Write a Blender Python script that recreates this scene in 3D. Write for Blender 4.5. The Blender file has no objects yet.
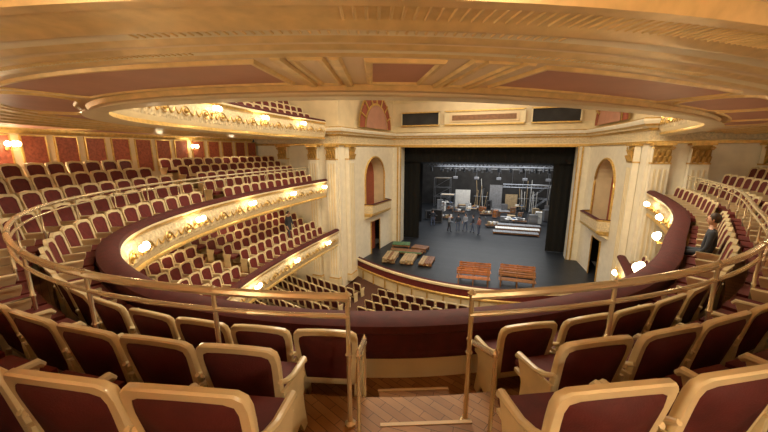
import bpy, bmesh, math, random
from mathutils import Vector, Matrix
random.seed(3)
scene = bpy.context.scene
try:
    scene.view_settings.view_transform = 'Standard'
    scene.view_settings.look = 'None'
    scene.view_settings.exposure = 0.15
except Exception:
    pass

# ------------------------------------------------------------ materials
def mat(name, col, rough=0.5, metal=0.0, var=0.0, vscale=4.0, bump=0.0, bscale=30.0, btype='noise', emit=None, estr=0.0, coat=0.0):
    m = bpy.data.materials.new(name); m.use_nodes = True
    nt = m.node_tree; b = nt.nodes['Principled BSDF']
    b.inputs['Base Color'].default_value = (*col, 1)
    b.inputs['Roughness'].default_value = rough
    b.inputs['Metallic'].default_value = metal
    if coat: b.inputs['Coat Weight'].default_value = coat
    if emit:
        b.inputs['Emission Color'].default_value = (*emit, 1)
        b.inputs['Emission Strength'].default_value = estr
    tc = nt.nodes.new('ShaderNodeTexCoord')
    if var:
        n = nt.nodes.new('ShaderNodeTexNoise'); n.inputs['Scale'].default_value = vscale; n.inputs['Detail'].default_value = 4
        nt.links.new(tc.outputs['Object'], n.inputs['Vector'])
        r = nt.nodes.new('ShaderNodeValToRGB')
        r.color_ramp.elements[0].position = 0.3; r.color_ramp.elements[1].position = 0.7
        r.color_ramp.elements[0].color = tuple(c*(1-var) for c in col)+(1,)
        r.color_ramp.elements[1].color = tuple(min(1, c*(1+var)) for c in col)+(1,)
        nt.links.new(n.outputs['Fac'], r.inputs['Fac']); nt.links.new(r.outputs['Color'], b.inputs['Base Color'])
    if bump:
        if btype == 'voronoi':
            t = nt.nodes.new('ShaderNodeTexVoronoi'); t.inputs['Scale'].default_value = bscale; o = t.outputs['Distance']
        elif btype == 'wave':
            t = nt.nodes.new('ShaderNodeTexWave'); t.inputs['Scale'].default_value = bscale; o = t.outputs['Fac']
        else:
            t = nt.nodes.new('ShaderNodeTexNoise'); t.inputs['Scale'].default_value = bscale; o = t.outputs['Fac']
        nt.links.new(tc.outputs['Object'], t.inputs['Vector'])
        bp = nt.nodes.new('ShaderNodeBump'); bp.inputs['Strength'].default_value = bump; bp.inputs['Distance'].default_value = 0.03
        nt.links.new(o, bp.inputs['Height']); nt.links.new(bp.outputs['Normal'], b.inputs['Normal'])
    return m

def plankmat(name, c1, c2, gap, rough, sx, w, h, rotz=0.0, spec=0.25):
    m = bpy.data.materials.new(name); m.use_nodes = True
    nt = m.node_tree; b = nt.nodes['Principled BSDF']; b.inputs['Roughness'].default_value = rough
    b.inputs['Specular IOR Level'].default_value = spec
    tc = nt.nodes.new('ShaderNodeTexCoord'); mp = nt.nodes.new('ShaderNodeMapping'); mp.inputs['Rotation'].default_value[2] = rotz
    br = nt.nodes.new('ShaderNodeTexBrick'); br.inputs['Scale'].default_value = sx
    br.inputs['Color1'].default_value = (*c1, 1); br.inputs['Color2'].default_value = (*c2, 1); br.inputs['Mortar'].default_value = (*gap, 1)
    br.inputs['Brick Width'].default_value = w; br.inputs['Row Height'].default_value = h; br.inputs['Mortar Size'].default_value = 0.006
    nt.links.new(tc.outputs['Object'], mp.inputs['Vector']); nt.links.new(mp.outputs['Vector'], br.inputs['Vector'])
    n = nt.nodes.new('ShaderNodeTexNoise'); n.inputs['Scale'].default_value = 3; n.inputs['Detail'].default_value = 6
    nt.links.new(tc.outputs['Object'], n.inputs['Vector'])
    mx = nt.nodes.new('ShaderNodeMix'); mx.data_type = 'RGBA'; mx.blend_type = 'MULTIPLY'; mx.inputs[0].default_value = 0.6
    nt.links.new(br.outputs['Color'], mx.inputs[6]); nt.links.new(n.outputs['Fac'], mx.inputs[7])
    nt.links.new(mx.outputs[2], b.inputs['Base Color'])
    return m

M = {}
M['cream'] = mat('cream_paint', (0.80, 0.67, 0.43), 0.38, var=0.08, vscale=2)
M['chaircream'] = mat('chair_lacquer', (0.74, 0.61, 0.36), 0.3, var=0.10, vscale=6, coat=0.3)
M['wall'] = mat('wall_paint', (0.75, 0.60, 0.38), 0.5, var=0.08, vscale=1.5)
M['marble'] = mat('stucco_marble', (0.86, 0.79, 0.64), 0.35, var=0.06, vscale=3)
M['orn'] = mat('stucco_relief', (0.70, 0.57, 0.36), 0.45, bump=1.0, bscale=9, btype='voronoi', var=0.2, vscale=14)
M['gold'] = mat('gilding', (0.70, 0.46, 0.15), 0.35, metal=0.6, var=0.2, vscale=8)
M['goldp'] = mat('gilt_moulding', (0.78, 0.55, 0.23), 0.36, metal=0.2, var=0.12, vscale=8)
M['goldd'] = mat('gilding_relief', (0.55, 0.36, 0.11), 0.4, metal=0.6, bump=1.0, bscale=22, btype='voronoi')
M['tan'] = mat('ceiling_tan', (0.82, 0.62, 0.38), 0.45, var=0.06, vscale=1.2)
M['rose'] = mat('ceiling_rose_panel', (0.50, 0.24, 0.16), 0.5, var=0.08, vscale=2)
M['velvet'] = mat('maroon_velvet', (0.075, 0.008, 0.008), 0.75, var=0.25, vscale=7, bump=0.15, bscale=120)
M['velvetf'] = mat('red_velvet', (0.13, 0.014, 0.012), 0.7, var=0.2, vscale=9)
M['damask'] = mat('red_damask', (0.33, 0.085, 0.045), 0.6, var=0.3, vscale=12)
M['brass'] = mat('polished_brass', (0.90, 0.78, 0.54), 0.24, metal=0.7)
M['wood'] = plankmat('parquet', (0.55, 0.27, 0.10), (0.38, 0.17, 0.055), (0.06, 0.03, 0.01), 0.5, 3.0, 0.9, 0.22, 0.36)
M['nosing'] = mat('step_nosing', (0.62, 0.42, 0.20), 0.5)
M['carpet'] = mat('dark_carpet', (0.09, 0.035, 0.02), 0.9, var=0.3, vscale=20)
M['stage'] = plankmat('stage_boards', (0.034, 0.038, 0.046), (0.022, 0.026, 0.032), (0.01, 0.01, 0.011), 0.45, 1.0, 4.0, 0.35, 0, .3)
M['black'] = mat('black_drape', (0.006, 0.006, 0.006), 0.95, bump=0.2, bscale=3, btype='wave')
M['blackbox'] = mat('stage_house_wall', (0.03, 0.028, 0.028), 0.85, var=0.4, vscale=1)
M['glow'] = mat('lamp_glass', (1, 0.9, 0.7), 0.3, emit=(1.0, 0.80, 0.47), estr=18)
M['steel'] = mat('grey_steel', (0.30, 0.31, 0.33), 0.35, metal=0.7)
M['grey'] = mat('grey_paint', (0.26, 0.26, 0.27), 0.6, var=0.2)
M['white'] = mat('white_canvas', (0.80, 0.78, 0.73), 0.7, var=0.1)
M['blackp'] = mat('black_case', (0.02, 0.02, 0.022), 0.4)
M['orange'] = mat('orange_wood', (0.42, 0.15, 0.045), 0.45, var=0.3, vscale=5)
M['brownw'] = mat('brown_wood', (0.26, 0.12, 0.05), 0.5, var=0.25, vscale=5)
M['palew'] = mat('pale_timber', (0.46, 0.33, 0.18), 0.6, var=0.25, vscale=5)
M['green'] = mat('green_canvas', (0.10, 0.2, 0.09), 0.8, var=0.2)
M['blue'] = mat('blue_plastic', (0.08, 0.14, 0.28), 0.5)
M['skin'] = mat('skin', (0.62, 0.36, 0.25), 0.5)
M['hair'] = mat('hair', (0.05, 0.03, 0.02), 0.6)
M['shirt_dark'] = mat('shirt_dark', (0.04, 0.045, 0.06), 0.8)
M['shirt_grey'] = mat('shirt_grey', (0.38, 0.40, 0.45), 0.8)
M['shirt_red'] = mat('shirt_red', (0.40, 0.16, 0.12), 0.8)
M['jeans'] = mat('jeans', (0.12, 0.15, 0.24), 0.8)
M['shoe'] = mat('shoe', (0.01, 0.01, 0.01), 0.5)

# ------------------------------------------------------------ mesh builder
class MB:
    def __init__(s): s.v = []; s.f = []; s.m = []; s.mats = []
    def mi(s, k):
        if k not in s.mats: s.mats.append(k)
        return s.mats.index(k)
    def add(s, vs, fs, k):
        o = len(s.v); s.v.extend([tuple(v) for v in vs])
        for i, f in enumerate(fs):
            s.f.append(tuple(o+a for a in f)); s.m.append(s.mi(k[i] if isinstance(k, list) else k))
    def inst(s, other, mtx):
        o = len(s.v); mp = [s.mi(k) for k in other.mats]
        s.v.extend([tuple(mtx @ Vector(v)) for v in other.v])
        for f, mm in zip(other.f, other.m):
            s.f.append(tuple(o+a for a in f)); s.m.append(mp[mm])
    def mesh(s, name, smooth=True, ang=0.7):
        me = bpy.data.meshes.new(name); me.from_pydata(s.v, [], s.f)
        for k in s.mats: me.materials.append(M[k])
        me.polygons.foreach_set('material_index', s.m)
        bm = bmesh.new(); bm.from_mesh(me); bmesh.ops.recalc_face_normals(bm, faces=bm.faces); bm.to_mesh(me); bm.free()
        if smooth:
            me.polygons.foreach_set('use_smooth', [True]*len(me.polygons))
            try: me.set_sharp_from_angle(angle=ang)
            except Exception: me.polygons.foreach_set('use_smooth', [False]*len(me.polygons))
        me.update(); return me
    def obj(s, name, loc=(0, 0, 0), rz=0.0, smooth=True, ang=0.7):
        ob = bpy.data.objects.new(name, s.mesh(name, smooth, ang)); scene.collection.objects.link(ob)
        ob.location = loc; ob.rotation_euler[2] = rz
        return ob

def box(mb, c, d, k, rz=0.0, bev=0.0):
    x, y, z = d[0]/2, d[1]/2, d[2]/2
    R = Matrix.Rotation(rz, 3, 'Z'); c = Vector(c)
    if bev <= 0:
        vs = [(-x,-y,-z),(x,-y,-z),(x,y,-z),(-x,y,-z),(-x,-y,z),(x,-y,z),(x,y,z),(-x,y,z)]
        fs = [(0,3,2,1),(4,5,6,7),(0,1,5,4),(1,2,6,5),(2,3,7,6),(3,0,4,7)]
    else:
        b = bev; vs = []
        for zz, q in ((-z, b), (-z+b, 0), (z-b, 0), (z, b)):
            for (sx, sy) in ((-1,-1),(1,-1),(1,1),(-1,1)):
                vs.append((sx*(x-q-(b*0.5 if q else 0)), sy*(y-q), zz))
        fs = [(3,2,1,0),(12,13,14,15)]
        for l in range(3):
            for i in range(4):
                j = (i+1) % 4; fs.append((l*4+i, l*4+j, l*4+4+j, l*4+4+i))
    mb.add([c + R @ Vector(v) for v in vs], fs, k)

def tube(mb, pts, r, k, n=8, cap=True):
    pts = [Vector(p) for p in pts]; rr = r if isinstance(r, (list, tuple)) else [r]*len(pts)
    vs = []; L = len(pts)
    up = Vector((0, 0, 1))
    for i, p in enumerate(pts):
        t = (pts[min(i+1, L-1)]-pts[max(i-1, 0)]).normalized()
        a = t.cross(up)
        if a.length < 0.05: a = t.cross(Vector((1, 0, 0)))
        a.normalize(); b = a.cross(t).normalized()
        for j in range(n):
            an = 2*math.pi*j/n; vs.append(p + (a*math.cos(an)+b*math.sin(an))*rr[i])
    fs = [(i*n+j, i*n+(j+1) % n, (i+1)*n+(j+1) % n, (i+1)*n+j) for i in range(L-1) for j in range(n)]
    if cap: fs += [tuple(range(n-1, -1, -1)), tuple((L-1)*n+j for j in range(n))]
    mb.add(vs, fs, k)

def ball(mb, c, r, k, seg=10, rings=7, sc=(1, 1, 1)):
    vs = []; fs = []; c = Vector(c)
    for i in range(rings+1):
        th = math.pi*i/rings
        for j in range(seg):
            ph = 2*math.pi*j/seg
            vs.append(c+Vector((r*sc[0]*math.sin(th)*math.cos(ph), r*sc[1]*math.sin(th)*math.sin(ph), r*sc[2]*math.cos(th))))
    for i in range(rings):
        for j in range(seg):
            fs.append((i*seg+j, (i+1)*seg+j, (i+1)*seg+(j+1) % seg, i*seg+(j+1) % seg))
    mb.add(vs, fs, k)

def lathe(mb, c, prof, k, n=12):
    vs = []; fs = []
    for r, z in prof:
        for j in range(n):
            a = 2*math.pi*j/n; vs.append((c[0]+r*math.cos(a), c[1]+r*math.sin(a), c[2]+z))
    for i in range(len(prof)-1):
        for j in range(n): fs.append((i*n+j, i*n+(j+1) % n, (i+1)*n+(j+1) % n, (i+1)*n+j))
    mb.add(vs, fs, k)

# ------------------------------------------------------------ horseshoe paths
class Path:
    def __init__(s, ctrl, ds=0.2, smooth=60):
        P = [Vector(c) for c in ctrl]; Q = [P[0]*2-P[1]]+P+[P[-1]*2-P[-2]]; fine = []
        for i in range(1, len(Q)-2):
            for j in range(24):
                t = j/24; a, b, c, d = Q[i-1], Q[i], Q[i+1], Q[i+2]
                fine.append(0.5*((2*b)+(c-a)*t+(2*a-5*b+4*c-d)*t*t+(3*b-a-3*c+d)*t**3))
        fine.append(P[-1].copy()); s.pts = s.resample(fine, ds)
        for _ in range(smooth):
            s.pts = [s.pts[0]]+[(s.pts[i-1]+s.pts[i]*2+s.pts[i+1])/4 for i in range(1, len(s.pts)-1)]+[s.pts[-1]]
        s.pts = s.resample(s.pts, ds); s.ds = ds; n = len(s.pts); s.L = (n-1)*ds; s.n = []
        for i in range(n):
            t = (s.pts[min(i+1, n-1)]-s.pts[max(i-1, 0)]).normalized(); s.n.append(Vector((-t.y, t.x)))
    def resample(s, p, ds):
        out = [p[0].copy()]; acc = 0.0
        for i in range(1, len(p)):
            seg = (p[i]-p[i-1]).length; pos = 0.0
            while acc+seg-pos >= ds:
                pos += ds-acc; acc = 0.0; out.append(p[i-1].lerp(p[i], pos/seg if seg else 0))
            acc += seg-pos
        return out
    def at(s, q):
        x = max(0, min(q/s.ds, len(s.pts)-1.0001)); i = int(x); t = x-i
        return s.pts[i].lerp(s.pts[i+1], t), s.n[i].lerp(s.n[i+1], t).normalized()
    def off(s, q, o):
        p, n = s.at(q); return p+n*o
    def nearest(s, x, y):
        v = Vector((x, y)); i = min(range(len(s.pts)), key=lambda i: (s.pts[i]-v).length_squared)
        return i*s.ds, (v-s.pts[i]).dot(s.n[i])
    def walk(s, o, step, q0=0.0, q1=None):
        q1 = s.L if q1 is None else q1; out = []; acc = step/2; q = q0; last = s.off(q, o); h = 0.04
        while q < q1:
            q += h; p = s.off(q, o); acc += (p-last).length; last = p
            if acc >= step: out.append(q); acc -= step
        return out

PB = Path([(7.85,17.15),(7.4,14.2),(6.6,11.2),(5.35,8.3),(4.45,6.2),(3.1,4.35),(1.03,2.98),(-1.25,2.48),(-2.85,2.7),(-4.5,3.3),(-5.85,4.3),(-6.9,6.1),(-7.7,8.6),(-8.2,12.3),(-8.35,17.15)], smooth=25)
PC = Path([(7.85,17.15),(7.5,14.2),(6.8,11.2),(5.4,8.6),(3.6,6.3),(1.35,4.2),(-.45,3.42),(-2.6,3.15),(-4.45,3.55),(-5.95,4.75),(-6.95,6.7),(-7.6,9.0),(-8.2,12.3),(-8.35,17.15)], smooth=25)

def sweep(mb, path, prof, mats, q0=0.0, q1=None, step=0.2):
    q1 = path.L if q1 is None else q1; n = max(1, int(round((q1-q0)/step)))
    vs = []; K = len(prof)
    for i in range(n+1):
        p, nn = path.at(q0+(q1-q0)*i/n)
        for o, z in prof: vs.append((p.x+nn.x*o, p.y+nn.y*o, z))
    fs = []; ks = []
    for i in range(n):
        for j in range(K-1):
            fs.append((i*K+j, i*K+j+1, (i+1)*K+j+1, (i+1)*K+j)); ks.append(mats[j] if isinstance(mats, list) else mats)
    mb.add(vs, fs, ks)

def polysweep(mb, pts, prof, mats):
    P = [Vector(p) for p in pts]; n = len(P); K = len(prof); vs = []
    for i in range(n):
        ns = []
        if i > 0: t = (P[i]-P[i-1]).normalized(); ns.append(Vector((t.y, -t.x)))
        if i < n-1: t = (P[i+1]-P[i]).normalized(); ns.append(Vector((t.y, -t.x)))
        if len(ns) == 2:
            b = (ns[0]+ns[1]).normalized(); b = b/max(0.3, b.dot(ns[0]))
        else: b = ns[0]
        for o, z in prof: vs.append((P[i].x+b.x*o, P[i].y+b.y*o, z))
    fs = []; ks = []
    for i in range(n-1):
        for j in range(K-1):
            fs.append((i*K+j, i*K+j+1, (i+1)*K+j+1, (i+1)*K+j)); ks.append(mats[j] if isinstance(mats, list) else mats)
    mb.add(vs, fs, ks)

# ------------------------------------------------------------ tiers
def parapet(name, path, o, T, floor):
    mb = MB()
    prof = [(o+.30,T-1.12),(o+.02,T-1.12),(o-.06,T-1.07),(o-.05,T-1.01),(o-.01,T-.97),(o-.08,T-.85),(o-.13,T-.65),(o-.13,T-.5),(o-.08,T-.34),(o-.03,T-.28),(o-.09,T-.24),(o-.13,T-.19),(o-.16,T-.15),(o-.16,T-.09),
            (o-.14,T-.02),(o-.06,T+.03),(o+.10,T+.03),(o+.18,T-.02),(o+.18,T-.10),(o+.13,T-.14),(o+.13,T-.34),(o+.16,T-.36),(o+.16,T-.40),(o+.13,T-.42),(o+.13,floor)]
    ks = ['cream','cream','gold','gold','cream','orn','orn','orn','orn','cream','gold','gold','cream','velvet','velvet','velvet','velvet','velvet','velvet','velvet','velvet','velvet','velvet','cream']
    sweep(mb, path, prof, ks)
    qs = path.walk(o-.1, 0.95)
    for q in qs:
        p, n = path.at(q); t = Vector((-n.y, n.x)); c = Vector((p.x, p.y, T-.58))+Vector((n.x, n.y, 0))*(o-.14)
        T3 = Vector((t.x, t.y, 0)); N3 = Vector((n.x, n.y, 0))
        ring = [c+T3*(.15*math.cos(a))+Vector((0,0,.13*math.sin(a)))-N3*.005 for a in [2*math.pi*i/12 for i in range(13)]]
        tube(mb, ring, .016, 'gold', n=4, cap=False)
        ball(mb, c, .07, 'gold', 8, 5)
        for s in (-1, 1):
            sw = [c+T3*s*(.17+.29*u)+Vector((0,0,.06-.16*math.sin(math.pi*u)))-N3*.0 for u in [i/6 for i in range(7)]]
            tube(mb, sw, [.012,.02,.028,.032,.028,.02,.012], 'gold', n=5)
    return mb.obj(name)

def step_floor(name, path, o, z0, rows, rise, wall_o, under, pitch=0.68, b0=0.65):
    mb = MB(); prof = [(o+.13, z0)]; ks = []
    for k in range(rows):
        e = o+b0+pitch*k+.08
        prof.append((e, z0+rise*k)); ks.append('wood')
        if k < rows-1: prof.append((e, z0+rise*(k+1))); ks.append('nosing')
    prof.append((wall_o, z0+rise*(rows-1))); ks.append('wood')
    prof.append((wall_o, under)); ks.append('wall')
    prof.append((o+.3, under)); ks.append('tan')
    sweep(mb, path, prof, ks)
    return mb.obj(name, smooth=False)

WO = 5.3
TC = 1.70
parapet('balcony_parapet', PB, 0.0, -1.75, -2.4)
parapet('balcony_parapet', PB, -0.7, -4.8, -5.45)
parapet('balcony_parapet', PC, 0.0, TC, 1.12)
step_floor('floor', PB, 0.0, -2.4, 5, .28, WO, -2.82)
step_floor('floor_tier_lower', PB, -0.7, -5.45, 6, .22, WO, -5.88)
step_floor('floor_tier_upper', PC, 0.0, 1.12, 6, .42, WO-.3, 1.0)

# ceiling beneath the upper tier (above the camera's tier)
mb = MB()
prof = [(.20,.67),(.05,.66),(.0,.62),(.05,.585),(.10,.60),(.14,.65),(.20,.66),(.23,.72),
        (1.40,.72),(1.42,.69),(1.46,.685),(1.49,.70),(1.66,.70),(1.68,.665),(1.72,.66),(1.76,.68),(1.90,.68),(1.92,.64),(1.97,.63),(2.02,.65),(2.20,.65),(2.22,.61),(2.27,.60),(2.32,.62),(2.56,.62),(2.59,.58),(2.66,.58),(2.69,.66),(5.1,.66),(5.3,.66)]
ks = ['cream','cream','goldp','goldp','cream','tan','goldp','tan','goldp','goldp','goldp','cream','goldp','goldp','goldp','tan','goldp','goldp','goldp','cream','goldp','goldp','goldp','goldp','goldp','goldp','goldp','tan','tan']
sweep(mb, PC, prof, ks)
for o, z, w in ((1.575,.70,.10), (2.11,.65,.10), (2.44,.62,.18)):
    for q in PC.walk(o, 0.04, PC.L*0.25, PC.L*0.78):
        p, n = PC.at(q); c = p+n*o
        if int(q/1.9+(.5 if w > .15 else 0)) % 2 == (0 if o > 2 else 1):
            cc = Vector((c.x, c.y, z)); nn = Vector((n.x, n.y, 0))
            tube(mb, [cc-nn*w/2, cc+nn*w/2], .009, 'goldp', n=6)
mb.obj('ceiling')

def cpanel(mb, q0, q1, o0, o1, z, k='rose', rnd=0.0):
    n = max(4, int((q1-q0)/.12))
    def loop(m):
        pts = []
        A0, A1, B0, B1 = q0+m, q1-m, o0+m, o1-m
        if rnd > 0:
            oc = (B0+B1)/2; r = (B1-B0)/2; rr = r*rnd
            for i in range(n+1): pts.append((A0+rr+(A1-A0-2*rr)*i/n, B0))
            for i in range(1, 9):
                a = -math.pi/2+math.pi*i/9; pts.append((A1-rr+rr*math.cos(a), oc+r*math.sin(a)))
            for i in range(n+1): pts.append((A1-rr-(A1-A0-2*rr)*i/n, B1))
            for i in range(1, 9):
                a = math.pi/2+math.pi*i/9; pts.append((A0+rr+rr*math.cos(a), oc+r*math.sin(a)))
        else:
            for i in range(n+1): pts.append((A0+(A1-A0)*i/n, B0))
            for i in range(n+1): pts.append((A1-(A1-A0)*i/n, B1))
        return pts
    def w(pt, z):
        p = PC.off(pt[0], pt[1]); return (p.x, p.y, z)
    L0 = loop(0); L1 = loop(.015); L2 = loop(.045); L3 = loop(.06); m = len(L0)
    vs = [w(p, z) for p in L0]+[w(p, z-.03) for p in L1]+[w(p, z-.03) for p in L2]+[w(p, z-.008) for p in L3]
    fs = []; ks = []
    for l in range(3):
        for i in range(m):
            j = (i+1) % m; fs.append((l*m+i, l*m+j, (l+1)*m+j, (l+1)*m+i)); ks.append('goldp')
    if rnd == 0:
        for i in range(n):
            fs.append((3*m+i, 3*m+i+1, 3*m+m-2-i, 3*m+m-1-i)); ks.append(k)
    else:
        fs.append(tuple(3*m+i for i in range(m))); ks.append(k)
    mb.add(vs, fs, ks)
qc, _ = PC.nearest(.82, 3.7); qc += .22
mb = MB()
cpanel(mb, qc-.28, qc+.28, .34, 1.28, .72)
for s in (-1, 1):
    def R(a, b): return (qc+s*a, qc+s*b) if s > 0 else (qc-b, qc-a)
    for a in (.42, .80):
        x, y = R(a, a+.09); cpanel(mb, x, y, .25, 1.38, .715, 'goldp')
    x, y = R(.53, .78); cpanel(mb, x, y, .28, 1.35, .72, 'tan')
    x, y = R(1.02, 4.1); cpanel(mb, x, y, .34, 1.28, .72)
    x, y = R(4.3, 6.6); cpanel(mb, x, y, .32, 1.30, .72, 'rose', rnd=1.0)
    x, y = R(6.8, 9.4); cpanel(mb, x, y, .34, 1.28, .72)
    x, y = R(9.6, 11.6); cpanel(mb, x, y, .32, 1.30, .72, 'rose', rnd=1.0)
    for i in range(4):
        x, y = R(.4+3.3*i, 3.4+3.3*i); cpanel(mb, x, y, 3.0, 4.75, .65, 'rose')
mb.obj('trim_ceiling_panels', smooth=False)

# ------------------------------------------------------------ outer wall of the auditorium
mb = MB()
sweep(mb, PB, [(WO,-9.3),(WO,-2.9),(WO,6.2)], 'wall')
mb.obj('wall_auditorium')
mb = MB()
def wall_panel(mb, q, w, z0, z1, o=WO):
    p, n = PB.at(q); c = p+n*(o-.02); rz = math.atan2(n.y, n.x)-math.pi/2; h = z1-z0
    box(mb, (c.x, c.y, (z0+z1)/2), (w, .03, h), 'damask', rz)
    d = Vector((math.cos(rz), math.sin(rz)))
    for s in (-1, 1):
        e = c+d*s*w/2; box(mb, (e.x, e.y, (z0+z1)/2), (.04, .07, h+.04), 'gold', rz)
    for z in (z0, z1): box(mb, (c.x, c.y, z), (w, .068, .04), 'gold', rz)
for i, q in enumerate(PB.walk(WO, 1.0)):
    wall_panel(mb, q, .72, -.95, .45)
    wall_panel(mb, q, .72, -4.2, -3.1)
    wall_panel(mb, q, .72, 3.2, 4.6)
sweep(mb, PB, [(WO,.50),(WO-.06,.52),(WO-.1,.60),(WO-.1,.66)], 'gold')
mb.obj('trim_wall_panels', smooth=False)

# ------------------------------------------------------------ chairs
def make_chair(hi=True):
    mb = MB()
    ro = [(.252,.32),(.264,.55),(.276,.74),(.278,.83),(.268,.885),(.235,.918),(.14,.938),(0,.948)]
    ri = [(.200,.40),(.213,.55),(.226,.74),(.228,.80),(.218,.845),(.18,.868),(.10,.882),(0,.888)]
    if not hi:
        ro = [ro[i] for i in (0,3,5,7)]; ri = [ri[i] for i in (0,3,5,7)]
    def full(r): return r+[(-x, z) for x, z in reversed(r[:-1])]
    def Y(x, z): return -(z-.35)*.20+.45*x*x
    O = full(ro); I = full(ri); n = len(O); th = .024
    def ring(loop, dy, sc=1.0):
        cz = .62; return [(x*sc, Y(x, z)+dy, cz+(z-cz)*sc) for x, z in loop]
    if hi: rings = [ring(I,-th*.6), ring(O,-th,.965), ring(O,-th*.6,.99), ring(O,th*.6,.99), ring(O,th,.965), ring(I,th*.6)]
    else: rings = [ring(I,-th), ring(O,-th), ring(O,th), ring(I,th)]
    vs = [v for r in rings for v in r]; fs = []
    for l in range(len(rings)-1):
        for i in range(n):
            j = (i+1) % n; fs.append((l*n+i, l*n+j, (l+1)*n+j, (l+1)*n+i))
    mb.add(vs, fs, 'chaircream')
    for sgn, k in ((-1, 'velvet'), (1, 'velvetf')):
        if hi:
            R0 = ring(I, sgn*th*.5); R1 = ring(I, sgn*(th*.5+.012), .93); R2 = ring(I, sgn*(th*.5+.02), .6)
            vs = R0+R1+R2+[(0, Y(0,.62)+sgn*(th*.5+.022), .62)]; fs = []
            for l in range(2):
                for i in range(n):
                    j = (i+1) % n; fs.append((l*n+i, l*n+j, (l+1)*n+j, (l+1)*n+i))
            for i in range(n): fs.append((2*n+i, 2*n+(i+1) % n, 3*n))
        else:
            vs = ring(I, sgn*th*.7); fs = [tuple(range(n))]
        mb.add(vs, fs, k)
    if hi:
        box(mb, (0,.225,.42), (.47,.40,.10), 'velvetf', bev=.03)
        box(mb, (0,.225,.355), (.48,.40,.05), 'chaircream', bev=.012)
    else:
        box(mb, (0,.225,.41), (.48,.40,.10), 'velvetf')
    out = [(-.03,0),(.06,0),(.09,.10),(.18,.12),(.24,0),(.31,0),(.27,.20),(.26,.36),(.30,.48),(.32,.535),(.02,.57),(-.05,.58)]
    if not hi: out = [(-.03,0),(.29,0),(.26,.36),(.32,.54),(-.05,.58)]
    m = len(out)
    for s in (-1, 1):
        x0, x1 = s*.264, s*.286
        vs = [(x0, y, z) for y, z in out]+[(x1, y, z) for y, z in out]
        fs = [tuple(range(m)), tuple(range(2*m-1, m-1, -1))]+[(i, (i+1) % m, m+(i+1) % m, m+i) for i in range(m)]
        mb.add(vs, fs, 'chaircream')
        if hi:
            tube(mb, [(s*.268,-.055,.66),(s*.272,.03,.605),(s*.276,.12,.575),(s*.278,.24,.565),(s*.278,.32,.56),(s*.278,.345,.53)], [.016,.02,.022,.025,.027,.018], 'chaircream', n=8)
            tube(mb, [(s*.245,-.02,0),(s*.25,-.005,.35)], .02, 'chaircream', n=6)
        else: box(mb, (s*.276,.13,.56), (.045,.38,.03), 'chaircream')
    return mb
CH = make_chair(True); CL = make_chair(False)
chair_mesh = CH.mesh('theatre_chair')
CAM = Vector((2.0, 0.0))
Fv = Vector((-math.sin(math.radians(21)), math.cos(math.radians(21)))); Rv = Vector((Fv.y, -Fv.x))
AX0, AX1 = -.08, .66   # aisle leading down to the parapet, in metres across
def row_chairs(path, o, z0, rows, rise, name, near=False, pitch=.68, b0=.65, skips=()):
    far = MB()
    for k in range(rows):
        ob = o+b0+pitch*k
        for q in path.walk(ob, .585, 0.35, path.L-.35):
            p, n = path.at(q); c = p+n*ob; rz = math.atan2(-n.y, -n.x)-math.pi/2
            if c.y > 16.8: continue
            skip = False
            for (sq, wd) in skips:
                if abs(q-sq) < wd: skip = True
            if skip: continue
            if near:
                d = c-CAM; F = d.dot(Fv); X = d.dot(Rv)
                if AX0-.27 < X < AX1+.27 and F < 4: continue
                if k >= 3 and d.length < 1.9: continue
                if d.length < 1.1: continue
                if d.length < 4.6 :
                    a = bpy.data.objects.new('theatre_chair', chair_mesh); scene.collection.objects.link(a)
                    a.location = (c.x, c.y, z0+rise*k); a.rotation_euler[2] = rz; continue
            far.inst(CL, Matrix.Translation((c.x, c.y, z0+rise*k)) @ Matrix.Rotation(rz, 4, 'Z'))
    far.obj(name, smooth=False)
row_chairs(PB, 0, -2.4, 5, .28, 'theatre_seat_rows', near=True, skips=[(PB.L*.79, .5), (PB.L*.17, .5)])
row_chairs(PB, -.7, -5.45, 6, .22, 'theatre_seat_rows', skips=[(q, .45) for q in (PB.L*.2, PB.L*.8)])
row_chairs(PC, 0, 1.12, 6, .42, 'theatre_seat_rows')

# aisle half steps
for k in range(1, 5):
    mbs = MB(); e = .65+.68*(k-1)+.08
    s0, so = PB.nearest(*(CAM+Rv*.29+Fv*(3.1-e)))
    p, n = PB.at(s0); c = p+n*(e-.13); rz = math.atan2(n.y, n.x)-math.pi/2; z = -2.4+.28*(k-1)
    box(mbs, (0,0,.065), (.66,.26,.13), 'wood'); box(mbs, (0,-.125,.137), (.68,.03,.016), 'nosing'); box(mbs, (0,.01,.135), (.66,.24,.01), 'wood')
    mbs.obj('aisle_step', (c.x, c.y, z), rz)

# ------------------------------------------------------------ handrail of the balcony
def handrail(q0, q1, o=1.02, z=-1.04, base=-2.12):
    mb = MB(); n = int((q1-q0)/.2)
    for dz, r in ((0, .034), (-.15, .02)):
        tube(mb, [Vector((*PB.off(q0+(q1-q0)*i/n, o), z+dz)) for i in range(n+1)], r, 'brass', n=8)
    for q in [q0+.01]+PB.walk(o, 1.3, q0+.3, q1-.3)+[q1-.01]:
        p = PB.off(q, o)
        lathe(mb, (p.x, p.y, base), [(0,0),(.045,0),(.045,.02),(.02,.04),(.018,.6),(.028,.62),(.018,.64),(.018,z-base),(.036,z-base+.02),(0,z-base+.05)], 'brass', n=8)
    return mb.obj('handrail')
qa, _ = PB.nearest(*(CAM+Fv*1.9+Rv*AX1)); qb, _ = PB.nearest(*(CAM+Fv*1.9+Rv*AX0))
q_r, q_l = min(qa, qb), max(qa, qb)
handrail(.4, q_r-.08); handrail(q_l+.08, PB.L-.4)
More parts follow.
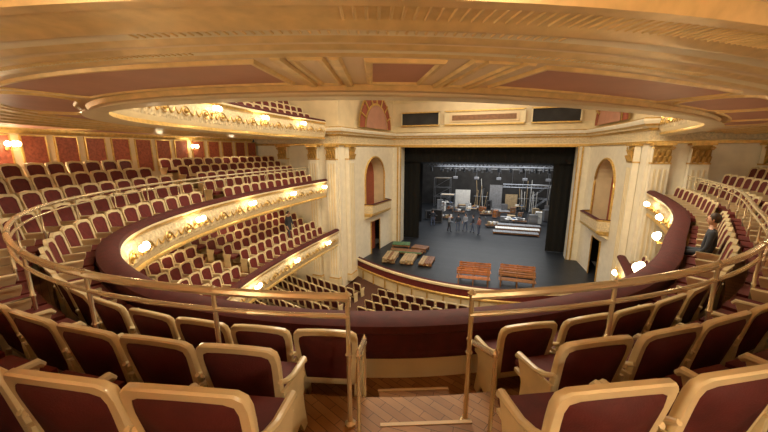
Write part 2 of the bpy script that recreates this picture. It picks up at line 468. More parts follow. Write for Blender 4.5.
# short aisle rails running down the steps
for X in (AX0-.09, AX1+.07):
    mb = MB(); pts = []
    for F, z in ((1.88,-2.12),(2.5,-2.4)):
        c = CAM+Fv*F+Rv*X; pts.append(Vector((c.x, c.y, z)))
        lathe(mb, (c.x, c.y, z), [(0,0),(.035,0),(.035,.02),(.015,.04),(.014,.8),(.022,.81),(0,.86)], 'brass', n=8)
    tube(mb, [pts[0]+Vector((0,0,.8)), pts[1]+Vector((0,0,.8))], .022, 'brass')
    mb.obj('stair_rail')

# ------------------------------------------------------------ parapet sconces
def sconce_mb():
    mb = MB()
    tube(mb, [(0,0,0),(0,-.12,-.04),(0,-.24,.0),(0,-.26,.06)], .014, 'gold', n=6)
    ball(mb, (0,-.01,0), .06, 'gold', 8, 6, (1,.4,1.4))
    for x in (-.14, 0, .14):
        if x: tube(mb, [(0,-.14,-.03),(x*.6,-.20,-.05),(x,-.22,.0),(x,-.22,.04)], .011, 'gold', n=6)
        y = -.22 if x else -.26
        lathe(mb, (x,y,.05), [(0,0),(.03,.005),(.035,.02),(0,.02)], 'gold', 8)
        ball(mb, (x,y,.13), .07, 'glow', 10, 7, (1,1,1.2))
    return mb
SC = sconce_mb().mesh('parapet_sconce')
def sconces(path, o, T, spacing, lo=0.0, hi=1.0):
    for q in path.walk(o-.14, spacing, path.L*lo, path.L*hi):
        p, n = path.at(q); c = p+n*(o-.145)
        a = bpy.data.objects.new('parapet_sconce', SC); scene.collection.objects.link(a)
        a.location = (c.x, c.y, T-.50); a.rotation_euler[2] = math.atan2(n.y, n.x)-math.pi/2
sconces(PB, 0, -1.75, 3.1)
sconces(PB, -.7, -4.8, 3.1)
sconces(PC, 0, TC, 3.1)
for i, q in enumerate(PB.walk(WO, 7.4)):
    p, n = PB.at(q); c = p+n*(WO-.06)
    for z in (.05, -3.4, 3.6):
        a = bpy.data.objects.new('wall_sconce', SC); scene.collection.objects.link(a)
        a.location = (c.x, c.y, z); a.rotation_euler[2] = math.atan2(n.y, n.x)-math.pi/2

# ------------------------------------------------------------ proscenium zone
XP, XI = 7.6, 7.0
plan = [(-13.9,17.45),(-XP,17.45),(-XP,19.6),(-XI,25.6),(XI,25.6),(XP,19.6),(XP,17.45),(13.9,17.45)]
mb = MB()
polysweep(mb, plan, [(0,.25),(.10,.27),(.10,.38),(.05,.42),(.05,.82),(.14,.86),(.16,.92),(.30,1.0),(.42,1.08),(.46,1.2),(.46,1.28),(.40,1.34),(0,1.40)],
          ['cream','gold','cream','orn','gold','gold','marble','gold','marble','marble','gold','cream'])
for i in range(len(plan)-1):
    a = Vector(plan[i]); b = Vector(plan[i+1]); t = (b-a).normalized(); nn = Vector((t.y, -t.x)); L = (b-a).length
    for j in range(int(L/.22)):
        c = a+t*(.11+j*.22)+nn*.22; box(mb, (c.x, c.y, .965), (.11, .12, .07), 'cream', math.atan2(t.y, t.x))
mb.obj('trim_cornice', smooth=False)
mb = MB()
polysweep(mb, plan[0:3]+[], [(0,1.4),(0,6.2)], 'wall')
polysweep(mb, plan[5:8], [(0,1.4),(0,6.2)], 'wall')
polysweep(mb, plan[2:6], [(0,1.4),(-.1,1.9),(-.1,3.6),(0.6,4.6),(1.5,5.6)], ['cream','wall','cream','orn'])
mb.obj('wall_attic', smooth=False)
def vwall(mb, a, b, z0, z1, k):
    mb.add([(a[0],a[1],z0),(b[0],b[1],z0),(b[0],b[1],z1),(a[0],a[1],z1)], [(0,1,2,3)], k)
for s, nm in ((-1, 'left'), (1, 'right')):
    mb = MB()
    vwall(mb, (s*13.9,17.5), (s*XP,17.5), -9.3, .3, 'marble')
    vwall(mb, (s*XP,17.5), (s*XP,19.6), -9.3, .3, 'marble')
    mb.obj('wall_pier_'+nm, smooth=False)
    def pilaster(x, y, w, d, rz, z0=-8.6, z1=.28):
        mb = MB()
        box(mb, (0,0,(z0+z1)/2), (w,d,z1-z0), 'marble')
        for i in range(3): box(mb, ((i-1)*w*.27, -d/2, (z0+z1)/2-.2), (w*.12, .04, z1-z0-1.8), 'cream')
        box(mb, (0,0,z0+.2), (w+.12,d+.12,.4), 'cream'); box(mb, (0,0,z0+.44), (w+.06,d+.06,.08), 'gold')
        h0 = z1-.84
        box(mb, (0,0,h0), (w+.05,d+.05,.06), 'gold')
        for t, hh in ((0,.06),(1,.32)):
            for i in range(4 if t == 0 else 3):
                xx = (i-(1.5 if t == 0 else 1))*w*.27
                tube(mb, [(xx,-d/2-.01,h0+hh-.02),(xx,-d/2-.05,h0+hh+.12),(xx,-d/2-.10,h0+hh+.22),(xx,-d/2-.15,h0+hh+.20)], [.05,.06,.05,.02], 'gold', n=6)
        for sx in (-1, 1):
            c = Vector((sx*w*.46,-d/2-.06,h0+.62))
            tube(mb, [c+Vector((.085*(1-u*.8)*math.cos(9*u)*sx,-.02*u,.085*(1-u*.8)*math.sin(9*u))) for u in [i/14 for i in range(15)]], .024, 'gold', n=5)
        box(mb, (0,0,h0+.40), (w*.94,d*1.05,.69), 'goldd')
        box(mb, (0,-.03,z1-.05), (w+.16,d+.18,.10), 'gold')
        mb.obj('column_pilaster', (x, y, 0), rz)
    pilaster(s*8.05, 17.36, .66, .22, 0)
    pilaster(s*9.35, 17.36, .66, .22, 0)
    pilaster(s*11.6, 17.36, .66, .22, 0)
    pilaster(s*(XP-.15), 18.6, .8, .26, math.pi/2 if s < 0 else -math.pi/2)
    mb = MB()
    A = Vector((s*XP, 19.6)); B = Vector((s*XI, 25.6)); t = (B-A).normalized(); L = (B-A).length
    nin = Vector((t.y, -t.x)) if (Vector((t.y, -t.x)).x*s < 0) else Vector((-t.y, t.x))
    def W(u, z, d=0): c = A+t*u-nin*d; return (c.x, c.y, z)
    u0, u1, zb, zs, rad = 1.3, 4.3, -4.6, -2.0, 1.5; uc = 2.8
    def quad(u_, v_, z_, w_, k='marble', d=0): mb.add([W(u_,z_,d),W(v_,z_,d),W(v_,w_,d),W(u_,w_,d)], [(0,1,2,3)], k)
    quad(0, u0, -9.3, .3); quad(u1, L, -9.3, .3); quad(u0, u1, -5.3, zb)
    quad(u0, uc-.7, -9.3, -5.3); quad(uc+.7, u1, -9.3, -5.3)
    arc = [(uc-rad*math.cos(math.pi*i/16), zs+rad*math.sin(math.pi*i/16)) for i in range(17)]
    for i in range(16):
        (a, za), (b, zb_) = arc[i], arc[i+1]
        mb.add([W(a,za),W(b,zb_),W(b,.3),W(a,.3)], [(0,1,2,3)], 'marble')
        mb.add([W(a,za),W(b,zb_),W(b,zb_,.9),W(a,za,.9)], [(0,1,2,3)], 'cream')
    for u in (u0, u1): mb.add([W(u,zb),W(u,zs),W(u,zs,.9),W(u,zb,.9)], [(0,1,2,3)], 'cream')
    quad(u0-.2, u1+.2, zb-.2, .0, 'damask', .9)
    quad(uc-.9, uc+.9, -9.3, -5.2, 'damask', .5)
    mb.add([W(u0,zb),W(u1,zb),W(u1,zb,.9),W(u0,zb,.9)], [(0,1,2,3)], 'carpet')
    edge = [(u0, zb)]+arc+[(u1, zb)]
    tube(mb, [W(a, z, -.03) for a, z in edge], .07, 'gold', n=6)
    tube(mb, [W(uc+.7*(-1 if i < 2 else 1), z, -.03) for i, z in enumerate((-8.8,-5.3,-5.3,-8.8))], .05, 'gold', n=6)
    mb.obj('wall_splay_'+nm, smooth=False)
    mb = MB(); pr = [(-.05,-4.95),(-.45,-4.75),(-.62,-4.6),(-.6,-4.5),(-.62,-3.95),(-.68,-3.85),(-.5,-3.8)]
    pk = ['cream','gold','gold','orn','gold','velvet']
    vs = []
    for u in (u0-.15, u0, uc, u1, u1+.15):
        ext = 0.03 if u in (u0-.15, u1+.15) else 1
        for d, z in pr: vs.append(W(u, z, d*ext))
    K = len(pr); fs = []; ks2 = []
    for i in range(4):
        for j in range(K-1): fs.append((i*K+j, i*K+j+1, (i+1)*K+j+1, (i+1)*K+j)); ks2.append(pk[j])
    mb.add(vs, fs, ks2)
    mb.obj('box_balcony', smooth=False)
    mb = MB()
    for (rr, k, d) in ((2.5,'gold',-.14),(2.35,'damask',-.17),(1.75,'gold',-.20),(1.6,'rose',-.23)):
        pts = [W(uc+rr*math.cos(math.pi*i/20), 1.5+rr*1.0*math.sin(math.pi*i/20), d) for i in range(21)]
        mb.add(pts, [tuple(range(21))], k)
    for i in range(1, 8):
        a = math.pi*i/8; tube(mb, [W(uc+1.7*math.cos(a),1.5+1.7*math.sin(a),-.21),W(uc+2.4*math.cos(a),1.5+2.4*math.sin(a),-.21)], .06, 'gold', n=5)
    mb.obj('trim_lunette', smooth=False)

# proscenium wall around the stage opening
mb = MB(); OW = 6.3; OT = .22; SF = -7.8
for s in (-1, 1):
    box(mb, (s*(OW+.45),26.0,(SF+OT)/2), (.9,.9,OT-SF), 'marble')
    box(mb, (s*(OW+.28),25.52,(SF+OT)/2), (.10,.08,OT-SF), 'gold')
    box(mb, (s*(OW+.03),25.52,(SF+OT)/2), (.06,.08,OT-SF), 'gold')
box(mb, (0,26.1,1.0), (2*OW+1.8,1.0,1.55), 'cream')
box(mb, (0,25.55,OT+.02), (2*OW,.1,.08), 'gold')
mb.obj('wall_proscenium', smooth=False)
mb = MB()
for x, w, k in ((-4.75,3.0,'blackbox'),(0,5.6,'cream'),(4.75,3.0,'blackbox')):
    box(mb, (x,25.52,2.35), (w,.08,.95), k)
    for zz in (1.86,2.84): box(mb, (x,25.46,zz), (w+.1,.14,.09), 'gold')
    for ss in (-1,1): box(mb, (x+ss*w/2,25.46,2.35), (.09,.14,1.0), 'cream')
box(mb, (0,25.44,2.35), (4.9,.06,.6), 'tan')
box(mb, (0,25.40,2.35), (4.5,.06,.36), 'brownw')
mb.obj('trim_attic_panels', smooth=False)

# hall ceiling
mb = MB()
mb.add([(-15,-4,6.2),(15,-4,6.2),(15,26,6.2),(-15,26,6.2)], [(0,1,2,3)], 'cream')
for r in (2.0,4.0,6.0):
    tube(mb, [(r*math.cos(2*math.pi*i/40),11+r*math.sin(2*math.pi*i/40),6.18) for i in range(41)], .08, 'gold', n=6, cap=False)
mb.obj('ceiling_hall', smooth=False)

# ------------------------------------------------------------ stage
def pity(x): return 17.5+.041*x*x
mb = MB(); xs = [-8+16*i/32 for i in range(33)]
for i in range(32):
    a, b = xs[i], xs[i+1]
    mb.add([(a,pity(a),SF),(b,pity(b),SF),(b,26.4,SF),(a,26.4,SF)], [(0,1,2,3)], 'stage')
mb.add([(-14,26.4,SF),(14,26.4,SF),(14,47,SF),(-14,47,SF)], [(0,1,2,3)], 'stage')
mb.obj('floor_stage', smooth=False)
mb = MB()
polysweep(mb, [(x, pity(x)) for x in xs], [(0,-9.2),(0.08,-9.15),(.08,-8.3),(.14,-8.25),(.14,-8.15),(.1,-8.1),(.1,-7.7),(.16,-7.66),(.16,-7.55),(.10,-7.50),(-.12,-7.5),(-.16,-7.55),(-.16,-7.8)],
          ['cream','cream','gold','gold','gold','velvetf','gold','cream','cream','velvet','velvet','velvet'])
for i in range(32):
    if i % 2 == 0:
        x = xs[i]; box(mb, (x, pity(x)-.13, -8.7), (.08,.08,.8), 'gold')
mb.obj('orchestra_pit_rail', smooth=False)

mb = MB()
box(mb, (0,47.1,0), (28,.2,16), 'blackbox'); box(mb, (-14,36.6,0), (.2,21,16), 'blackbox'); box(mb, (14,36.6,0), (.2,21,16), 'blackbox'); box(mb, (0,36.6,8), (28,21,.2), 'blackbox')
box(mb, (-10.6,26.55,0), (7.8,.2,16), 'blackbox'); box(mb, (10.6,26.55,0), (7.8,.2,16), 'blackbox'); box(mb, (0,26.6,5), (28,.2,6), 'blackbox')
mb.obj('wall_stagehouse', smooth=False)
def drape(name, x0, x1, y, z0, z1, amp=.03, wl=.45):
    mb = MB(); n = max(2, int((x1-x0)/.07)); vs = []
    for i in range(n+1):
        x = x0+(x1-x0)*i/n; yy = y+amp*math.sin(2*math.pi*x/wl)
        vs += [(x,yy,z0),(x,yy,z1)]
    mb.add(vs, [(2*i,2*i+2,2*i+3,2*i+1) for i in range(n)], 'black'); mb.obj(name)
drape('stage_border_curtain', -6.6, 6.6, 26.9, -1.0, 2.0)
drape('stage_border_curtain', -8, 8, 31, -1.3, 3.0)
drape('stage_leg_curtain', -7.2, -5.1, 27.2, SF+.02, 1.0)
drape('stage_leg_curtain', 5.1, 7.2, 27.2, SF+.02, 1.0)
drape('stage_leg_curtain', -9.5, -6.6, 34, SF+.02, 1.0)

# ------------------------------------------------------------ stage clutter
def flight_case(x, y, w, d, h, k, rz=0, z=SF, nm='flight_case'):
    mb = MB(); box(mb, (0,0,.12+h/2), (w,d,h), k, bev=.02)
    for sx in (-1,1):
        for sy in (-1,1):
            box(mb, (sx*w/2,sy*d/2,.12+h/2), (.05,.05,h+.02), 'steel')
            tube(mb, [(sx*(w/2-.1)-.02,sy*(d/2-.1),.06),(sx*(w/2-.1)+.02,sy*(d/2-.1),.06)], .06, 'blackp', n=10)
            box(mb, (sx*(w/2-.1),sy*(d/2-.1),.11), (.08,.05,.04), 'steel')
        for zz in (.12,.12+h): box(mb, (0,sx*d/2,zz), (w,.04,.04), 'steel')
    box(mb, (0,-d/2-.01,.12+h*.55), (.18,.03,.09), 'steel')
    mb.obj(nm, (x,y,z), rz)
def scaffold(x, y, w, d, h, rz=0):
    mb = MB()
    for sx in (-1,1):
        for sy in (-1,1): tube(mb, [(sx*w/2,sy*d/2,0),(sx*w/2,sy*d/2,h)], .04, 'steel', n=6)
    lv = max(2, int(h/1.3))
    for i in range(1, lv+1):
        z = h*i/lv
        for sy in (-1,1):
            tube(mb, [(-w/2,sy*d/2,z),(w/2,sy*d/2,z)], .03, 'steel', n=6)
            tube(mb, [(-w/2,sy*d/2,z-h/lv),(w/2,sy*d/2,z)], .022, 'steel', n=6)
        for sx in (-1,1): tube(mb, [(sx*w/2,-d/2,z),(sx*w/2,d/2,z)], .03, 'steel', n=6)
        if i == lv: box(mb, (0,0,z-.05), (w-.1,d-.1,.05), 'palew')
    mb.obj('scaffold_tower', (x,y,SF), rz)
def flat(x, y, w, h, k, rz=0):
    mb = MB(); box(mb, (0,0,h/2), (w,.04,h), k)
    for sx in (-1,0,1): box(mb, (sx*(w/2-.05),.06,h/2), (.08,.08,h), 'palew')
    for zz in (.1,h/2,h-.1): box(mb, (0,.06,zz), (w,.08,.08), 'palew')
    tube(mb, [(0,.08,h*.8),(0,.7,0.02)], .03, 'palew', n=6); box(mb, (0,.7,.06), (.3,.3,.12), 'blackp')
    mb.obj('scenery_flat', (x,y,SF), rz)
def truss(x0, x1, y, z, lamps=True):
    mb = MB(); h = .35
    c = [(0,0),(0,h),(h,0),(h,h)]
    for a, b in c: tube(mb, [(x0,y+a,z+b),(x1,y+a,z+b)], .03, 'steel', n=6)
    n = int((x1-x0)/.4)
    for i in range(n):
        a = x0+(x1-x0)*i/n; b = x0+(x1-x0)*(i+1)/n
        tube(mb, [(a,y,z),(b,y,z+h)], .015, 'steel', n=4); tube(mb, [(a,y+h,z+h),(b,y+h,z)], .015, 'steel', n=4)
    if lamps:
        for i in range(int((x1-x0)/1.1)):
            a = x0+.5+i*1.1
            tube(mb, [(a,y,z-.05),(a,y-.1,z-.45)], [.09,.14], 'blackp', n=8)
    for xx in (x0+1,x1-1): tube(mb, [(xx,y+.17,z+h),(xx,y+.17,7.8)], .02, 'steel', n=4)
    mb.obj('lighting_truss')
def platform(x, y, w, d, h, rz=0, k='palew', z=SF):
    mb = MB(); n = int(w/.22)
    for i in range(n): box(mb, (-w/2+(i+.5)*w/n,0,h-.03), (w/n-.02,d,.05), k)
    for sy in (-1,0,1): box(mb, (0,sy*(d/2-.06),h-.11), (w,.08,.1), 'brownw')
    for sx in (-1,1):
        for sy in (-1,1): box(mb, (sx*(w/2-.06),sy*(d/2-.06),(h-.16)/2), (.08,.08,h-.16), 'brownw')
    mb.obj('wooden_platform', (x,y,z), rz)
def bench(x, y, w, k, rz=0):
    mb = MB()
    for i in range(4): box(mb, (0,-.18+.12*i,.45), (w,.10,.035), k, bev=.008)
    for i in range(3): box(mb, (0,.24+.03*i,.60+.13*i), (w,.03,.11), k, bev=.008)
    for sx in (-1,0,1):
        xx = sx*(w/2-.12)
        box(mb, (xx,-.15,.215), (.06,.06,.43), 'brownw'); box(mb, (xx,.2,.22), (.06,.06,.44), 'brownw')
        box(mb, (xx,.02,.41), (.06,.42,.05), 'brownw'); tube(mb, [(xx,.2,.43),(xx,.33,.95)], .028, 'brownw', n=6)
        if sx: tube(mb, [(xx,.26,.66),(xx,-.15,.66),(xx,-.17,.43)], .022, 'brownw', n=6)
    mb.obj('wooden_bench', (x,y,SF), rz)
def table(x, y, w, d, k, rz=0):
    mb = MB(); box(mb, (0,0,.74), (w,d,.04), k)
    for sx in (-1,1):
        for sy in (-1,1): tube(mb, [(sx*(w/2-.06),sy*(d/2-.06),0),(sx*(w/2-.06),sy*(d/2-.06),.72)], .025, 'steel', n=6)
    for sx in (-1,1): tube(mb, [(sx*(w/2-.06),-d/2+.06,.2),(sx*(w/2-.06),d/2-.06,.2)], .018, 'steel', n=6)
    box(mb, (-w*.2,0,.86), (.4,.3,.2), 'white'); box(mb, (w*.25,.05,.82), (.3,.25,.12), 'blue')
    mb.obj('work_table', (x,y,SF), rz)
def lumber(x, y, w, n, rz=0, cols=('palew','brownw','orange')):
    mb = MB(); r = random.Random(int(x*10+y))
    for sx in (-.35,.35): box(mb, (sx*w,0,.06), (.1,.9,.12), 'brownw')
    for l in range(n):
        for j in range(5): box(mb, (r.uniform(-.08,.08),-.36+.18*j,.15+.07*l), (w*r.uniform(.85,1),.15,.055), r.choice(cols))
    mb.obj('timber_stack', (x,y,SF), rz)
def pipes(x, y, n, seed):
    mb = MB(); r = random.Random(seed)
    box(mb, (0,0,.05), (n*.22+.2,.5,.1), 'blackp')
    for i in range(n):
        a = (i-n/2)*.22; h = r.uniform(2.2,4.2)
        tube(mb, [(a,0,.1),(a+r.uniform(-.4,.4),r.uniform(-.1,.1),h)], .035, r.choice(['steel','palew','white']), n=6)
    tube(mb, [(-n*.13,0,1.6),(n*.13,0,1.6)], .03, 'steel', n=6)
    mb.obj('pipe_rack', (x,y,SF), 0)
def cart(x, y, rz, k):
    mb = MB()
    box(mb, (0,0,.22), (1.5,.7,.06), 'brownw')
    for sx in (-.6,.6):
        for sy in (-.28,.28): tube(mb, [(sx-.02,sy,.09),(sx+.02,sy,.09)], .09, 'blackp', n=10); box(mb, (sx,sy,.17), (.06,.06,.06), 'steel')
    tube(mb, [(-.73,-.3,.22),(-.80,-.3,1.05),(-.80,.3,1.05),(-.73,.3,.22)], .025, 'steel', n=6)
    r = random.Random(int(x*7+y*3))
    for i in range(6): box(mb, (-.45+.18*i,r.uniform(-.1,.1),.25+.15*r.uniform(.6,1.4)), (.16,.45,r.uniform(.15,.35)), r.choice([k,'white','grey','palew']), r.uniform(-.3,.3))
    mb.obj('prop_cart', (x,y,SF), rz)

bench(.5, 18.5, 1.9, 'orange', .12); bench(.5, 19.6, 1.9, 'orange', .12)
bench(2.9, 19.0, 2.0, 'brownw', .05); bench(2.95, 20.0, 2.0, 'orange', .05); lumber(2.9, 21.2, 2.0, 3, .05, ('brownw','orange'))
lumber(-5.5, 20.9, 1.9, 4, 1.7, ('palew','palew','brownw')); lumber(-4.2, 21.1, 1.9, 3, 1.65, ('palew','palew')); lumber(-2.9, 21.2, 1.8, 2, 1.62, ('brownw','palew'))
lumber(-4.9, 22.7, 2.6, 2, .1, ('brownw','brownw','green'))
platform(-5.7, 24.0, 1.4, .9, .4, .2, 'green'); platform(-4.1, 23.9, 1.2, .9, .3, -.1, 'brownw')
scaffold(-4.6, 38.5, 1.6, 1.2, 2.6, .1); scaffold(5.8, 45.2, 2.0, 1.0, 3.4, -.05); scaffold(-6.5,45.2,2.2,1.0,4.0)
flat(-3.7, 45.4, 2.0, 2.4, 'white', .1); flat(.6, 45.6, 1.6, 3.2, 'grey', -.1); flat(2.6, 45.8, 1.5, 2.0, 'palew', .1); flat(8.9, 45.4, 2.0, 3.6, 'grey', -.05)
pipes(-1.3, 45.4, 7, 1); pipes(4.1, 45.2, 5, 2); pipes(7.3, 45.2, 4, 5)
rnd = random.Random(21)
kk = ['white','grey','blackp','white','palew','blue','grey','grey','steel','brownw','orange','blackp']
for r_, y in enumerate((35.4, 37.1, 38.8, 40.5, 42.2, 43.9)):
    for c_ in range(9):
        x = -6.2+1.8*c_+(.8 if r_ % 2 else 0)+rnd.uniform(-.2,.2); yy = y+rnd.uniform(-.2,.2)
        if r_ < 2 and (x < 1.9): continue
        if r_ == 2 and (x < .2): continue
        if rnd.random() < .08: continue
        t = rnd.random()
        if t < .14: table(x, yy, 1.2, .6, rnd.choice(['white','palew','grey']), rnd.uniform(-.3,.3))
        elif t < .24: platform(x, yy, 1.2, .8, rnd.uniform(.3,.8), rnd.uniform(-.3,.3), rnd.choice(['white','palew','grey']))
        elif t < .48: cart(x, yy, rnd.uniform(-.3,.3)+(math.pi if rnd.random() < .5 else 0), rnd.choice(kk))
        elif t < .58 and r_ > 2: pipes(x, yy, 4, r_*10+c_)
        else: flight_case(x, yy, rnd.uniform(.5,1.2), rnd.uniform(.45,.75), rnd.uniform(.35,1.25), rnd.choice(kk), rnd.uniform(-.4,.4), nm=rnd.choice(['flight_case','rolling_crate','storage_trunk']))
for i in range(3): platform(3.0+.15*i, 31.8+1.1*i, 4.0, .8, .25+.12*i, .05, 'white' if i == 1 else 'grey')
cart(.9, 34.2, .3, 'white'); flight_case(-5.0, 34.4, 1.2, .7, 1.3, 'blackp', .1); flight_case(-6.1, 35.6, .8, .6, .9, 'blackp', .4)
cart(-4.3, 36.4, -.2, 'grey')
truss(-6, 8, 33.5, -1.7); truss(-6, 9, 38.5, -1.9); truss(-6, 9, 43, -2.4, True)
truss(1.5, 7.5, 41.4, -4.4, False)
mb = MB()
for x in (-4,-1.5,1,3.8,6.2):
    tube(mb, [(x,40,7.8),(x,40,-3.2)], .025, 'steel', n=5); box(mb, (x,40,-3.3), (.5,.3,.3), 'grey', bev=.03)
mb.obj('hanging_cable_hoist')

# ------------------------------------------------------------ stalls
def stz(y): return -8.9+max(0, 17-y)*.075
mb = MB()
mb.add([(-14,17.6,stz(17.6)),(14,17.6,stz(17.6)),(14,-3,stz(-3)),(-14,-3,stz(-3))], [(0,1,2,3)], 'carpet')
mb.add([(-14,17.6,-8.9),(14,17.6,-8.9),(14,22,-8.9),(-14,22,-8.9)], [(0,1,2,3)], 'carpet')
mb.obj('floor_stalls', smooth=False)
far = MB(); y0 = 16.0
while y0 > 3:
    x = -11.4
    while x < 11.4:
        y = y0+.018*x*x
        q, o = PB.nearest(x, y)
        if o < 4.3 and abs(abs(x)-5.2) > .45 and y < 16.8:
            far.inst(CL, Matrix.Translation((x, y, stz(y))) @ Matrix.Rotation(math.atan(.036*x), 4, 'Z'))
        x += .585
    y0 -= .92
far.obj('theatre_seat_rows', smooth=False)

# ------------------------------------------------------------ people
def person(loc, rz, shirt, trousers, arm=(0.15, -0.15), bend=(0.2, 0.2), stride=.1, h=1.76, sit=False):
    s = h/1.76; dz = -.42 if sit else 0.0
    V = []; E = []; Rr = []
    def v(p, r, par=None):
        V.append(Vector(p)*s); Rr.append(r*s)
        if par is not None: E.append((par, len(V)-1))
        return len(V)-1
    pel = v((0,0,.96+dz), .14); w = v((0,0,1.12+dz), .13, pel); ch = v((0,-.01,1.32+dz), .155, w); nk = v((0,0,1.47+dz), .062, ch); v((0,.01,1.56+dz), .055, nk)
    for sd in (-1,1):
        if sit:
            hp = v((sd*.10,.06,.53), .09, pel); kn = v((sd*.13,.46,.53), .06, hp); an = v((sd*.13,.46,.09), .042, kn); v((sd*.14,.60,.035), .035, an)
        else:
            hp = v((sd*.10,0,.88), .10, pel); kn = v((sd*.12,.03+stride*sd*.5,.49), .068, hp); an = v((sd*.13,stride*sd,.09), .05, kn); v((sd*.15,stride*sd+.14,.035), .038, an)
        a = arm[0 if sd < 0 else 1]; bd = bend[0 if sd < 0 else 1]
        sh = v((sd*.185,0,1.40+dz), .066, ch)
        el = Vector((sd*(.23+abs(a)*.1), a*.25, 1.12+dz)); e = v(el, .046, sh)
        wr = el+Vector((-sd*bd*.10, .06+bd*.22, -.25+bd*.2)); wi = v(wr, .03, e)
        dr = (wr-el).normalized(); pm = wr+dr*.07; pi = v(pm, .034, wi)
        side = Vector((0,1,0)) if abs(dr.z) > .6 else Vector((1,0,0))
        for i, L in enumerate((.075,.085,.08,.06)):
            b = pm+side*((i-1.5)*.019); f1 = v(b+dr*(L*.5), .0095, pi); v(b+dr*L+Vector((-sd*.015,0,-.01)), .008, f1)
        th1 = v(wr+side*.035+dr*.035, .011, wi); v(wr+side*.05+dr*.075, .009, th1)
    me = bpy.data.meshes.new('tmp'); me.from_pydata(V, E, []); ob = bpy.data.objects.new('tmp', me); scene.collection.objects.link(ob)
    ob.modifiers.new('Skin', 'SKIN')
    for i, r in enumerate(Rr): me.skin_vertices[0].data[i].radius = (r, r)
    me.skin_vertices[0].data[0].use_root = True
    sb = ob.modifiers.new('Sub', 'SUBSURF'); sb.levels = 1; sb.render_levels = 1
    bpy.context.view_layer.update(); dg = bpy.context.evaluated_depsgraph_get()
    ev = bpy.data.meshes.new_from_object(ob.evaluated_get(dg)); mb = MB()
    vs = [tuple(x.co) for x in ev.vertices]
    fs = [tuple(p.vertices) for p in ev.polygons]; ks = []
    for p in ev.polygons:
        c = p.center/s; z = c.z-dz
        if z > 1.46: k = 'skin'
        elif z > .98: k = shirt
        elif abs(c.x) > .205 and z > .6 and not (sit and c.y > .35): k = 'skin'
        elif c.z > .10: k = trousers
        else: k = 'shoe'
        ks.append(k)
    mb.add(vs, fs, ks)
    bpy.data.objects.remove(ob, do_unlink=True)
    hc = Vector((0,.015,1.64+dz))*s
    ball(mb, hc, .1*s, 'skin', 12, 10, (.76,.92,1.16)); ball(mb, hc+Vector((0,-.018,.025))*s, .104*s, 'hair', 12, 10, (.82,.92,1.08))
    ball(mb, hc+Vector((0,.098,-.012))*s, .016*s, 'skin', 6, 5, (.8,1,1.6))
    box(mb, hc+Vector((0,.085,-.055))*s, (.04*s,.012*s,.008*s), 'shirt_red')
    for sd in (-1,1):
        ball(mb, hc+Vector((sd*.028,.086,.008))*s, .009*s, 'shoe', 6, 5); ball(mb, hc+Vector((sd*.078,0,-.01))*s, .02*s, 'skin', 6, 5, (.4,.8,1.4))
    return mb.obj('person', loc, rz, ang=3.0)
ppl = [(-2.2,31.0,.4,'shirt_dark','jeans'),(-1.55,31.4,2.6,'shirt_grey','jeans'),(-.8,31.0,1.6,'shirt_dark','jeans'),(-.2,30.4,1.0,'shirt_red','jeans'),(-3.0,30.6,-1.2,'shirt_grey','shirt_dark'),(-5.0,32.4,0,'shirt_dark','jeans')]
for i, (x, y, r, a, b) in enumerate(ppl):
    person((x, y, SF), r, a, b, arm=(.2*(i % 3-1), .25*((i+1) % 3-1)), bend=(.3+.5*(i % 2), .2+.6*((i+1) % 2)), stride=.06+.05*(i % 3))
q, _ = PB.nearest(-8.3, 14.2); p, n = PB.at(q); c = p+n*.75
person((c.x, c.y, -5.45+.44), math.atan2(-n.y, -n.x)-math.pi/2, 'shirt_dark', 'shirt_dark')
q, _ = PB.nearest(5.4, 7.5); q = min(PB.walk(.65, .585, .35, PB.L-.35), key=lambda a: abs(a-q)); p, n = PB.at(q); c = p+n*.50
person((c.x, c.y, -2.4), math.atan2(-n.y, -n.x)-math.pi/2, 'shirt_dark', 'shirt_dark', bend=(.3,.3), sit=True, h=1.66)

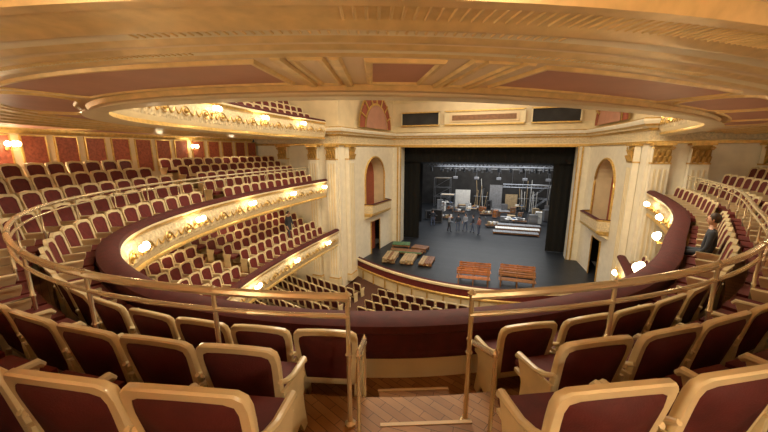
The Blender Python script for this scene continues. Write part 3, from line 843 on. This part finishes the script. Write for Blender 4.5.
# ------------------------------------------------------------ lights
def area(loc, size, e, col, rot=(0,0,0), sy=None):
    l = bpy.data.lights.new('area', 'AREA'); l.size = size; l.energy = e; l.color = col
    if sy: l.shape = 'RECTANGLE'; l.size_y = sy
    o = bpy.data.objects.new('light_area', l); scene.collection.objects.link(o); o.location = loc; o.rotation_euler = rot; return o
def point(loc, e, col, r=.15):
    l = bpy.data.lights.new('pt', 'POINT'); l.energy = e; l.color = col; l.shadow_soft_size = r
    o = bpy.data.objects.new('light_point', l); scene.collection.objects.link(o); o.location = loc
WARM = (1.0, .83, .55)
area((0,11,6.0), 8, 1700, (1.0,.87,.64))
for q in (PB.L*.30, PB.L*.42, PB.L*.50, PB.L*.58, PB.L*.70):  # fill points at the back of the tier, added to brighten chairs and ceiling
    p = PB.off(q, 4.4); point((p.x, p.y, -.35), 115, WARM, .2)
for f in (.12, .22, .80, .90):
    p = PB.off(PB.L*f, 3.2); point((p.x, p.y, .30), 26, WARM, .1)
for f in (.08,.2,.35,.5,.65,.76,.86,.94):
    p = PB.off(PB.L*f, 1.8); point((p.x, p.y, -3.1), 38, WARM, .1)
    p = PB.off(PB.L*f, 1.0); point((p.x, p.y, -6.4), 50, WARM, .1)
for f in (.06,.3,.5,.72,.82,.92):
    p = PC.off(PC.L*f, 2.2); point((p.x, p.y, 4.2), 60, WARM, .2)
area((0,30,0), 10, 420, (.85,.92,1.0), sy=3)
area((0,37,0), 12, 950, (.9,.94,1.0), sy=5)
area((0,43,1), 14, 800, (1.0,.95,.85), sy=3)
area((0,22,5), 5, 250, (1.0,.9,.7))
w = bpy.data.worlds.new('world'); scene.world = w; w.use_nodes = True
w.node_tree.nodes['Background'].inputs[0].default_value = (.5,.38,.25,1); w.node_tree.nodes['Background'].inputs[1].default_value = .05

# ------------------------------------------------------------ camera
cd = bpy.data.cameras.new('camera'); cd.lens = 15.1; cd.sensor_width = 36; cd.clip_start = .05; cd.clip_end = 200
co = bpy.data.objects.new('camera', cd); scene.collection.objects.link(co)
co.location = (2.0, 0, 0); co.rotation_euler = (math.radians(90-11.6), 0, math.radians(21))
scene.camera = co
